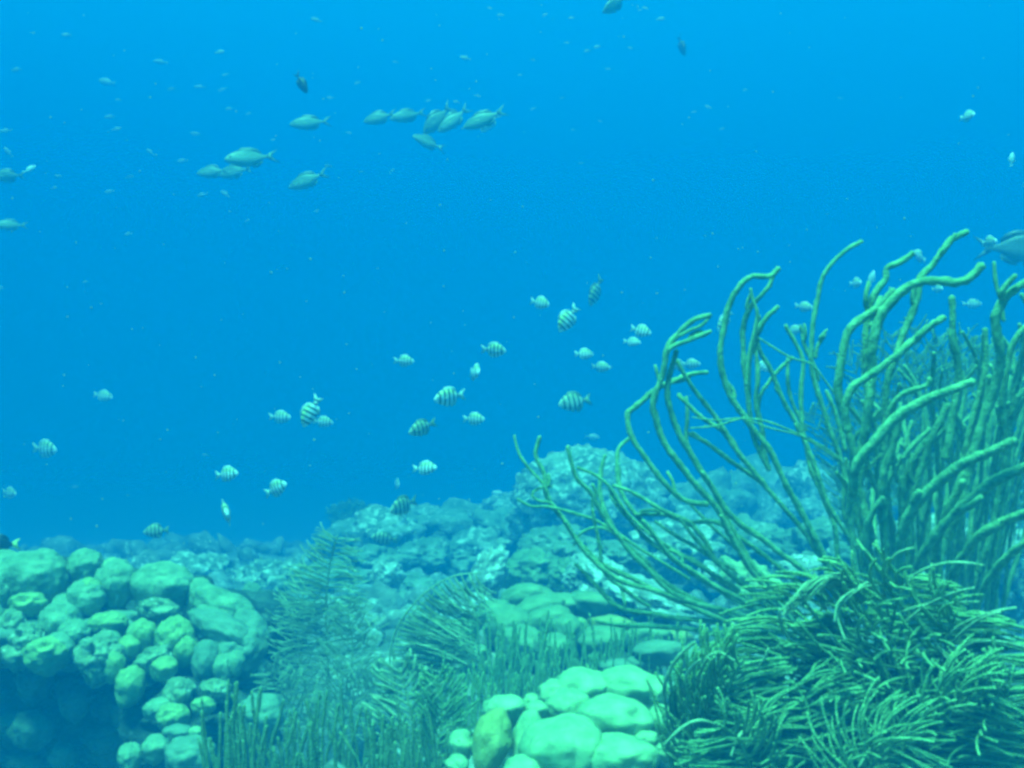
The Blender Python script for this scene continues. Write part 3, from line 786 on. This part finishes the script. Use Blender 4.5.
for i, (r, d, P) in enumerate([
        (2.2, 1.3, [(1016, 608), (990, 613), (962, 624), (945, 638), (930, 656)]), (2.0, 1.3, [(1030, 649), (1000, 642), (975, 642), (955, 652), (938, 660)]),
        (2.6, 1.3, [(1018, 694), (992, 684), (965, 668), (948, 656)]), (2.0, 1.3, [(984, 566), (960, 563), (938, 565), (915, 574), (900, 592)]), (1.9, 1.3, [(980, 602), (955, 603), (925, 605), (903, 612)]),
        (2.0, 1.3, [(1000, 612), (975, 622), (955, 640), (940, 660)]), (1.9, 1.3, [(974, 588), (950, 594), (925, 606), (905, 622)]), (2.0, 1.34, [(914, 548), (898, 553), (888, 566), (884, 590), (890, 620)]),
        (1.9, 1.3, [(975, 672), (960, 668), (945, 655), (935, 640)]), (2.4, 1.3, [(980, 694), (955, 690), (942, 672), (932, 656)]), (1.8, 1.3, [(978, 711), (950, 711), (925, 704), (905, 700)]),
        (2.6, 1.34, [(696, 642), (682, 654), (671, 668), (664, 690), (668, 720)]), (2.2, 1.34, [(700, 660), (690, 668), (684, 684), (684, 710)]), (2.2, 1.34, [(735, 662), (722, 654), (710, 656), (700, 672), (696, 700)]),
        (2.4, 1.34, [(768, 648), (760, 664), (744, 674), (728, 684), (716, 700)]), (2.2, 1.3, [(664, 744), (680, 728), (700, 720), (724, 728), (745, 745)]), (2.2, 1.3, [(732, 755), (738, 738), (748, 727), (765, 722)]),
        (2.2, 1.36, [(780, 610), (782, 626), (790, 640), (800, 650)]), (1.8, 1.3, [(845, 640), (838, 615), (846, 600), (862, 588), (878, 585)]), (1.8, 1.3, [(835, 622), (838, 604), (850, 592), (868, 582)]),
        (2.2, 1.24, [(858, 768), (872, 748), (890, 742), (915, 742), (935, 738)]), (2.0, 1.24, [(940, 764), (920, 758), (895, 756), (875, 766)])]):
    rod(bush, P, r, d, d + 0.06, 'plume_light', seed=300 + i * 1.7, name='branchlet')
for i in range(50):
    # the combed pale crest at the top left of the bush
    t = i / 49
    x1, y1 = 868 - 60 * t * rnd.uniform(0.6, 1), 578 + 10 * t
    x0, y0 = 806 - 22 * t + rnd.uniform(-8, 8), 590 + 26 * t + rnd.uniform(-5, 5)
    rod(bush, [(x0, y0), (x0 * 0.7 + x1 * 0.3, y0 - 14), (x0 * 0.35 + x1 * 0.65, y1 - 2 + rnd.uniform(-4, 4)), (x1, y1 + 6), (x1 + 10, y1 + 22)], 1.15, 1.36, 1.42, 'plume_light', seed=340 + i, name='branchlet')

p1 = empty('sea_plume', at(330, 735, 2.6), 'tall upright feathery sea plume with long drooping branchlets', 'sea plume')
frond(p1, [(330, 740, 2.6), (328, 665, 2.6), (326, 605, 2.58), (330, 565, 2.57), (337, 536, 2.56)], 0, 56, 'plume_light', n=98, up=0.35, droop=0.7, r_px=0.54, stem_px=1.8, seed=21, lo=0.1, depth=0.7, curl=0.5)
frond(p1, [(318, 740, 2.65), (306, 690, 2.65), (298, 640, 2.65), (302, 600, 2.63), (312, 570, 2.62)], 0, 44, 'plume_light', n=54, up=0.5, droop=0.4, r_px=0.47, stem_px=1.4, seed=22, depth=0.8, curl=0.5)
frond(p1, [(340, 740, 2.55), (350, 690, 2.55), (352, 640, 2.55), (346, 605, 2.54)], 0, 46, 'plume_light', n=54, up=0.6, droop=0.25, r_px=0.47, stem_px=1.4, seed=23, depth=0.8, curl=0.5)
frond(p1, [(325, 745, 2.5), (300, 715, 2.48), (280, 690, 2.46), (268, 672, 2.44)], 0, 40, 'plume_light', n=40, up=0.6, droop=0.2, r_px=0.50, stem_px=1.4, seed=24, depth=0.6)
frond(p1, [(335, 745, 2.5), (345, 715, 2.48), (370, 690, 2.46), (384, 672, 2.44)], 0, 40, 'plume_light', n=40, up=0.6, droop=0.2, r_px=0.50, stem_px=1.4, seed=25, depth=0.6)
p2 = empty('sea_plume', at(402, 730, 2.3), 'sea plume bent over to the right like a combed arch', 'sea plume')
frond(p2, [(404, 740, 2.3), (393, 690, 2.3), (390, 655, 2.3), (400, 622, 2.29), (426, 592, 2.28), (454, 576, 2.27), (480, 573, 2.26)], 0, 84, 'plume_light', n=102, sides=(-1,), up=0.05, drift=(0.5, 0.08), droop=0.1, r_px=0.65, stem_px=1.5, seed=31, lo=0.3, depth=0.25, curl=0.1)
frond(p2, [(404, 740, 2.32), (396, 690, 2.32), (394, 650, 2.32), (408, 618, 2.31), (434, 594, 2.30)], 0, 66, 'plume_light', n=68, sides=(-1,), up=0.15, drift=(0.5, 0.1), r_px=0.58, stem_px=1.4, seed=32, lo=0.2, depth=0.35, curl=0.1)
p3 = empty('sea_plume', at(420, 790, 1.9), 'low open feather of a sea plume beside the pale boulder coral', 'sea plume')
frond(p3, [(420, 790, 1.9), (416, 745, 1.9), (409, 705, 1.9), (400, 668, 1.9)], 0, 56, 'plume_light', n=30, up=0.9, r_px=1.2, stem_px=1.9, seed=41, lo=0.1, depth=0.3, droop=0.1)
frond(p3, [(424, 790, 1.88), (438, 745, 1.88), (442, 710, 1.88), (436, 675, 1.88)], 0, 44, 'plume', n=36, up=1.0, r_px=1.1, stem_px=1.4, seed=42, depth=0.6)
for (x, y0, y1, d, lab) in ((915, 520, 325, 2.9, 'faint feathery sea plume showing behind the tall right whips'), (965, 520, 335, 3.1, 'faint sea plume close to the right of another behind the whips'),
                            (1010, 540, 345, 3.0, 'faint sea plume filling the right edge behind the thick whips'), (862, 540, 390, 3.2, 'leftmost of the faint sea plumes behind the thick whips'),
                            (352, 560, 500, 7.6, 'wispy faint sea plume on the crest of the far reef')):
    q = empty('sea_plume', at(x, y0, d), lab, 'sea plume')
    for j in range(7):
        dx = (j - 3) * (y0 - y1) * 0.10
        frond(q, [(x + dx * 0.2, y0, d), (x + dx * 0.6, (y0 + y1) / 2, d), (x + dx * 1.2, y1 + abs(dx) * 0.5, d)], 0, (y0 - y1) * 0.22, 'plume_dark', n=26, up=1.1, r_px=0.65, stem_px=0.8, seed=50 + j + x, depth=0.5)


# ------------------------------------------------------------------ fish
def fish_body(prof, seg=14):
    """lofted body, nose at +X; prof = (x, half height, half width, centre z)"""
    mb = MB()
    for (x, h, w, z) in prof:
        for k in range(seg):
            a = 2 * math.pi * k / seg
            mb.v.append(Vector((x, math.cos(a) * w, z + math.sin(a) * h)))
    for i in range(len(prof) - 1):
        for k in range(seg):
            a, b = i * seg + k, i * seg + (k + 1) % seg
            mb.f.append((a, a + seg, b + seg, b))
    mb.f.append(tuple(range(seg)))
    mb.f.append(tuple(reversed(range((len(prof) - 1) * seg, len(prof) * seg))))
    return mb


def fin_plate(mb, outline, t=0.012, y=0.0, shear=0.0):
    """thin fin from an outline of (x, z), given a little thickness"""
    b = len(mb.v)
    n = len(outline)
    for s in (1, -1):
        for (x, z) in outline:
            mb.v.append(Vector((x, y + s * t / 2 + shear * z, z)))
    mb.f.append(tuple(b + i for i in range(n)))
    mb.f.append(tuple(b + n + i for i in reversed(range(n))))
    for i in range(n):
        j = (i + 1) % n
        mb.f.append((b + i, b + n + i, b + n + j, b + j))


DEEP = [(0.44, 0.015, 0.010, -0.02), (0.40, 0.065, 0.035, -0.015), (0.33, 0.125, 0.060, 0.0), (0.22, 0.195, 0.080, 0.005), (0.08, 0.235, 0.085, 0.005), (-0.06, 0.225, 0.075, 0.0),
        (-0.18, 0.165, 0.055, 0.0), (-0.26, 0.095, 0.035, 0.0), (-0.32, 0.055, 0.020, 0.0), (-0.36, 0.050, 0.012, 0.0)]
SLIM = [(0.46, 0.0146, 0.01, -0.01), (0.42, 0.0549, 0.03, -0.008), (0.34, 0.1074, 0.05, 0.0), (0.22, 0.1562, 0.065, 0.0), (0.06, 0.1806, 0.07, 0.0), (-0.08, 0.1586, 0.06, 0.0), (-0.2, 0.1037, 0.042, 0.004), (-0.28, 0.0586, 0.025, 0.006), (-0.34, 0.0366, 0.014, 0.008), (-0.37, 0.0366, 0.01, 0.008)]


def make_fish(name, prof, mat, fin, deep, tail_mat=None):
    """prototype: body mesh with tail, dorsal, belly and side fins and eyes as its parts"""
    b = fish_body(prof).build(name, M[mat])
    hh = 0.235 if deep else 0.18
    mb = MB()
    if deep:
        fin_plate(mb, [(-0.34, 0.05), (-0.42, 0.10), (-0.56, 0.17), (-0.49, 0.03), (-0.48, 0.0), (-0.49, -0.03), (-0.56, -0.17), (-0.42, -0.10), (-0.34, -0.05)])
    else:
        fin_plate(mb, [(-0.36, 0.035), (-0.44, 0.085), (-0.62, 0.17), (-0.49, 0.045), (-0.46, 0.01), (-0.49, -0.03), (-0.62, -0.15), (-0.44, -0.07), (-0.36, -0.02)])
    mb.build('tail_fin', M[tail_mat or fin], b)
    mb = MB()
    fin_plate(mb, [(0.20, hh * 0.80), (0.10, hh * 1.22), (-0.08, hh * 1.24), (-0.20, hh * 1.02), (-0.28, hh * 0.62), (-0.26, hh * 0.36), (-0.10, hh * 0.8)])
    mb.build('dorsal_fin', M[fin], b)
    mb = MB()
    fin_plate(mb, [(-0.02, -hh * 0.85), (-0.08, -hh * 1.22), (-0.20, -hh * 1.02), (-0.28, -hh * 0.6), (-0.26, -hh * 0.34), (-0.12, -hh * 0.7)])
    fin_plate(mb, [(0.16, -hh * 0.78), (0.02, -hh * 1.25), (0.0, -hh * 1.1), (0.08, -hh * 0.85)])
    mb.build('belly_fin', M[fin], b)
    for s in (1, -1):
        mb = MB()
        wv = 0.08 if deep else 0.062
        fin_plate(mb, [(0.20, -0.02), (0.08, 0.03), (0.02, -0.03), (0.06, -0.08), (0.16, -0.07)], 0.008, s * wv, s * 0.3)
        mb.build('side_fin', M[fin], b)
        mb = MB()
        blob(mb, Vector((0.345, s * (0.052 if deep else 0.044), 0.03)), 0.022, 0.010, 0.022, sub=2, lump=0, fine=0)
        mb.build('eye', M['eye'], b)
    return b


def simple_fish(name, prof, mat, deep):
    mb = fish_body(prof, 10)
    fin_plate(mb, [(-0.34, 0.04), (-0.56, 0.15), (-0.48, 0.0), (-0.56, -0.15), (-0.34, -0.04)])
    hh = 0.235 if deep else 0.18
    fin_plate(mb, [(0.18, hh * 0.8), (0.02, hh * 1.2), (-0.2, hh * 1.0), (-0.26, hh * 0.4)])
    return mb.build(name, M[mat])


_protos = {}
def place_fish(kind, px, py, length_px, d, face, tilt, yaw, label, group=None, cat='fish', roll=0):
    """face +1 looks right, -1 looks left; tilt: nose up positive; yaw turns the head towards (+) or away from the camera"""
    if kind not in _protos:
        spec = {'striped': ('striped_fish', DEEP, 'striped', 'fin', True), 'striped_dull': ('striped_fish', DEEP, 'striped_dull', 'fin_green', True),
                'green': ('olive_fish', SLIM, 'green_fish', 'fin_green', False), 'pale': ('silver_fish', SLIM, 'pale_fish', 'fin', False),
                'dark': ('dark_fish', DEEP, 'dark_fish', 'dark_fish', True, 'yellow_fin'), 'black': ('dark_fish', SLIM, 'dark_fish', 'dark_fish', False), 'grey': ('grey_fish', SLIM, 'grey_fish', 'grey_fish', False)}
        if kind == 'speck':
            _protos[kind] = [simple_fish('small_fish', SLIM, 'speck', False), False]
        elif kind == 'speck_dark':
            _protos[kind] = [simple_fish('small_fish', SLIM, 'green_fish', False), False]
        else:
            _protos[kind] = [make_fish(*spec[kind]), False]
    if kind in ('green', 'striped', 'striped_dull'):
        d *= 1.4 if kind == 'green' else 0.86
    p, used = _protos[kind]
    if used:
        o = p.copy()
        C.objects.link(o)
        for ch in p.children:
            c = ch.copy()
            C.objects.link(c)
            c.parent = o
    else:
        o = p
        _protos[kind][1] = True
    if kind in ('green', 'striped', 'striped_dull', 'pale'):
        roll += rnd.uniform(-16, 16)
        if abs(yaw) < 40:
            yaw += rnd.uniform(-30, 22)
    s = length_px * d / F / (0.98 if kind.startswith('striped') else 1.04) / (math.cos(R(yaw)) if abs(yaw) < 60 else 0.6)
    o.scale = (s, s * rnd.uniform(0.9, 1.15), s * rnd.uniform(0.9, 1.1))
    o.location = at(px, py, d)
    o.rotation_euler = (R(roll), -R(tilt), R(-yaw) if face > 0 else R(180 + yaw))
    for k in ('label', 'group', 'category'):
        if k in o:
            del o[k]
    return tag(o, label, cat, group)


G = 'striped fish hovering over the reef'
STRIPED = [
    # px, py, length, depth, face, tilt, yaw, label
    (541, 303, 19, 4.4, 1, -12, 20, 'highest of the sharp little striped fish in midwater, above the tilted pair'),
    (567, 320, 30, 3.6, -1, -52, 15, 'bright striped fish diving head down left below the highest striped fish'),
    (642, 331, 20, 4.2, 1, -15, 20, 'upper of two striped fish close together left of the rod tips'),
    (633, 342, 17, 5.2, 1, -5, 15, 'lower fainter of two striped fish close together left of the rod tips'),
    (495, 350, 25, 4.2, 1, -4, 20, 'level striped fish facing right in open water above the fish seen end on'),
    (405, 361, 21, 5.0, 1, -2, 20, 'dim striped fish facing right, alone in mid water left of centre'),
    (585, 354, 19, 4.8, 1, 0, 20, 'upper left of two small striped fish under the paired ones'),
    (602, 367, 19, 4.8, 1, -4, 20, 'lower right of two small striped fish under the paired ones'),
    (448, 397, 30, 3.8, -1, -8, 20, 'bright striped fish facing left near the centre, tail to the right'),
    (475, 419, 22, 4.4, 1, 0, 20, 'small striped fish facing right just below the bright one facing left'),
    (426, 468, 25, 4.2, 1, 5, 20, 'lowest clear striped fish facing right over the far reef crest'),
    (692, 364, 18, 5.0, 1, 0, 15, 'faint striped fish showing right beside the hooked rod'),
    (281, 417, 24, 5.8, 1, 0, 20, 'faint striped fish left of the bright diving one'),
    (310, 413, 34, 3.6, -1, -62, 25, 'brightest striped fish, diving head down with two faint ones beside it'),
    (324, 422, 21, 5.8, 1, -4, 20, 'faint striped fish touching the right side of the bright diving one'),
    (228, 474, 25, 4.6, 1, 8, 20, 'striped fish facing right above the fish seen head on'),
    (277, 488, 26, 4.4, 1, 24, 20, 'striped fish swimming up to the right beside the one seen head on'),
    (46, 449, 30, 6.4, 1, -2, 15, 'hazy striped fish facing right near the left edge'),
    (104, 396, 21, 7.0, 1, -8, 15, 'hazy striped fish higher up at the left, facing right'),
    (10, 493, 18, 7.5, 1, -4, 15, 'very faint striped fish at the left edge over the coral mound'),
    (805, 307, 15, 4.4, 1, -8, 30, 'tiny bright striped fish left of the tallest thin whip'),
    (724, 322, 24, 5.6, -1, -50, 20, 'hazy fish half hidden behind the arched whips'),
    (764, 366, 18, 5.4, 1, -40, 20, 'striped fish caught between the whips right of the arched ones'),
    (678, 365, 16, 5.6, -1, 5, 20, 'faint striped fish crossed by the hooked rod'),
    (795, 330, 14, 5.0, 1, 10, 30, 'small pale striped fish behind the forked whip tips'),
    (919, 256, 18, 4.6, -1, 20, 30, 'pale fish beside the bent tip of a thick whip'),
    (973, 304, 18, 6.4, 1, 0, 20, 'very faint fish between the tall whips at the right'),
]
for (px, py, L, d, fc, tl, yw, lab) in STRIPED:
    place_fish('striped', px, py, L, d, fc, tl, yw, lab, G)
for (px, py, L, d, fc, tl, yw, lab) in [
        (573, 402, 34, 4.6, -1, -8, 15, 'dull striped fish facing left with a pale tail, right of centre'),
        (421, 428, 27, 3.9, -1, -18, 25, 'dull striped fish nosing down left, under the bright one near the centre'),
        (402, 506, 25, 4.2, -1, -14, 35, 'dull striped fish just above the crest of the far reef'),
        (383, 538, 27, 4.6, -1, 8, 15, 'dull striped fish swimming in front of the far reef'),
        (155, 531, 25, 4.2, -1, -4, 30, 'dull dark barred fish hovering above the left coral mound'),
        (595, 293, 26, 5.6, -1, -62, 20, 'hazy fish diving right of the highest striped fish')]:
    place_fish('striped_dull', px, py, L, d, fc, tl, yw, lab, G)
for (px, py, L, d, lab) in [(475, 372, 19, 4.6, 'narrow pale fish seen end on below the level striped one'), (226, 512, 26, 3.9, 'yellowish striped fish seen head on above the reef gap'),
                            (856, 283, 12, 5.4, 'left of two pale dots of fish between the tall whips'), (968, 116, 13, 4.6, 'lone pale roundish fish high at the right'),
                            (990, 242, 13, 4.6, 'pale roundish fish left of the grey fish at the right edge'), (397, 484, 12, 8.5, 'faint pale fish blot above the dull striped fish on the crest'),
                            (938, 289, 10, 6.0, 'faint pale fish under the thick curved whip')]:
    place_fish('striped', px, py, L, d, 1, 0, 72, lab, G)
    o = C.objects[-1]
for (px, py, L, d, fc, tl, lab) in [(872, 278, 15, 4.8, 1, 78, 'right of two pale slivers of fish between the tall whips, upright'), (1012, 159, 15, 4.2, 1, 84, 'bright upright sliver of a fish high at the right edge'),
                                    (593, 437, 16, 8.0, 1, -5, 'faint pale fish just above the dome shaped coral head'), (498, 493, 14, 7.5, -1, 6, 'faint pale fish above the far reef crest'),
                                    (30, 169, 15, 5.6, 1, 28, 'small pale fish slanting upward at the upper left'), (489, 124, 26, 5.6, -1, -42, 'silvery flank of a fish tucked behind the largest olive fish')]:
    place_fish('pale', px, py, L, d, fc, tl, 15, lab, 'pale fish in the open water')

GG = 'olive fish in the upper water'
for (px, py, L, d, fc, tl, yw, lab) in [
        (308, 123, 40, 4.4, -1, -6, 10, 'olive fish level above the right fish of the left trio'),
        (248, 158, 48, 4.0, -1, -8, 10, 'palest olive fish, topmost of the overlapping left trio'),
        (211, 172, 34, 4.8, -1, -4, 10, 'olive fish at the left end of the overlapping left trio'),
        (233, 172, 38, 5.0, -1, -6, 10, 'dim olive fish under the palest one of the left trio'),
        (306, 181, 42, 4.2, -1, -20, 10, 'olive fish nosing down left, lower right of the trio'),
        (378, 118, 34, 4.6, -1, -14, 10, 'left olive fish of a touching pair at the upper centre'),
        (406, 116, 36, 4.6, -1, -14, 10, 'right olive fish of a touching pair at the upper centre'),
        (436, 121, 40, 4.4, -1, -46, 15, 'left of two steeply diving olive fish beside the largest one'),
        (452, 121, 40, 4.4, -1, -40, 15, 'right of two steeply diving olive fish beside the largest one'),
        (482, 120, 46, 3.9, -1, -22, 10, 'largest darkest olive fish at the right end of the upper school'),
        (427, 142, 32, 4.6, -1, 16, 10, 'olive fish nosing up left, lowest of the upper school'),
        (614, 5, 32, 4.0, -1, -36, 10, 'olive fish cut off by the top edge of the picture'),
        (6, 176, 34, 4.6, -1, -2, 10, 'upper of two olive fish leaving at the left edge'),
        (9, 225, 30, 4.6, -1, 0, 10, 'lower of two olive fish leaving at the left edge')]:
    place_fish('green', px, py, L, d, fc, tl, yw, lab, GG)
place_fish('black', 302, 84, 24, 4.6, 1, -58, 20, 'small dark fish diving steeply above the olive fish')
place_fish('black', 682, 47, 18, 8.0, 1, -70, 40, 'dim dark fish far off near the top right of centre')
place_fish('dark', -2, 545, 36, 2.9, -1, 0, 20, 'black fish with pale yellow tail half out at the left edge')
place_fish('dark', 1036, 217, 34, 2.9, -1, 0, 20, 'black fish almost wholly cut off by the right edge')
place_fish('grey', 1022, 248, 76, 4.6, 1, 0, 12, 'grey fish with its tail half in the picture at the right edge')

SPECK = [(16, 70, 12), (106, 82, 20), (109, 117, 13), (117, 129, 11), (150, 152, 11), (182, 161, 13), (195, 134, 12), (199, 87, 12), (222, 90, 11), (171, 89, 10), (220, 52, 11), (225, 75, 8), (229, 109, 10),
         (248, 114, 8), (5, 131, 14), (8, 152, 14), (58, 176, 9), (54, 188, 8), (130, 177, 9), (109, 192, 11), (118, 100, 8), (316, 20, 12), (357, 83, 8), (349, 133, 7), (273, 140, 7), (202, 195, 12), (225, 194, 12),
         (328, 166, 8), (247, 221, 7), (317, 211, 6), (128, 234, 10), (465, 58, 12), (478, 96, 8), (456, 102, 8), (428, 101, 8), (330, 98, 9), (361, 172, 7), (392, 171, 7), (571, 18, 7), (661, 19, 10), (645, 8, 7), (567, 43, 7),
         (587, 51, 8), (608, 69, 7), (533, 109, 8), (533, 60, 6), (573, 130, 5), (745, 90, 7), (708, 107, 8), (722, 129, 7), (694, 112, 6), (581, 163, 6), (630, 48, 6), (597, 47, 8), (562, 98, 6), (600, 121, 6),
         (640, 10, 6), (840, 98, 7), (500, 15, 8), (545, 15, 7), (490, 8, 6), (66, 35, 10), (160, 62, 14), (33, 33, 7), (85, 282, 7), (0, 288, 10), (205, 455, 8), (75, 487, 9), (395, 62, 7), (520, 75, 6)]
for i, (px, py, L) in enumerate(SPECK):
    d = rnd.uniform(9.0, 12.0) * (0.8 if py < 60 else 1)
    place_fish('speck' if i % 9 else 'speck_dark', px, py, L, d, rnd.choice((-1, -1, 1)), rnd.uniform(-18, 18) + (40 if i % 11 == 4 else 0), rnd.uniform(-25, 25),
               'tiny hazy fish, only a speck far off in the upper water', 'tiny far off fish in the upper water')

# fine drifting matter in the water: nobody could count it
mb = MB()
for i in range(420):
    d = rnd.uniform(1.0, 4.5)
    p = at(rnd.uniform(-120, 1144), rnd.uniform(-60, 560) ** 1.0, d)
    if p.z < ground_z(p.x, p.y) + 0.3:
        continue
    q = d / F * rnd.uniform(0.35, 0.95)
    blob(mb, p, q * rnd.uniform(0.8, 1.6), q, q * rnd.uniform(0.8, 1.6), None, sub=1, lump=0.1, fine=0, seed=i)
tag(mb.build('drifting_particles', M['speck']), 'fine pale particles drifting in the open water', 'particles', kind='stuff')

# ------------------------------------------------------------------ the water itself: one closed box of even blue haze
mb = MB()
X, Y0, Y1, Z0, Z1 = 58.0, -50.0, 61.0, -7.5, 9.0
for z in (Z0, Z1):
    for (x, y) in ((-X, Y0), (X, Y0), (X, Y1), (-X, Y1)):
        mb.v.append(Vector((x, y, z)))
mb.f = [(3, 2, 1, 0), (4, 5, 6, 7), (0, 1, 5, 4), (1, 2, 6, 5), (2, 3, 7, 6), (3, 0, 4, 7)]
hm = bpy.data.materials.new('blue_water_haze')
hm.use_nodes = True
ht = hm.node_tree
ht.nodes.clear()
pv = ht.nodes.new('ShaderNodeVolumePrincipled')
pv.inputs['Color'].default_value = HAZE_COLOR
pv.inputs['Density'].default_value = HAZE_DENSITY
pv.inputs['Anisotropy'].default_value = -0.25
ho = ht.nodes.new('ShaderNodeOutputMaterial')
ht.links.new(pv.outputs[0], ho.inputs['Volume'])
hz = mb.build('haze', hm, None, None, smooth=False)
tag(hz, 'clear blue sea water filling the whole view and fading the far reef', 'water', kind='stuff')
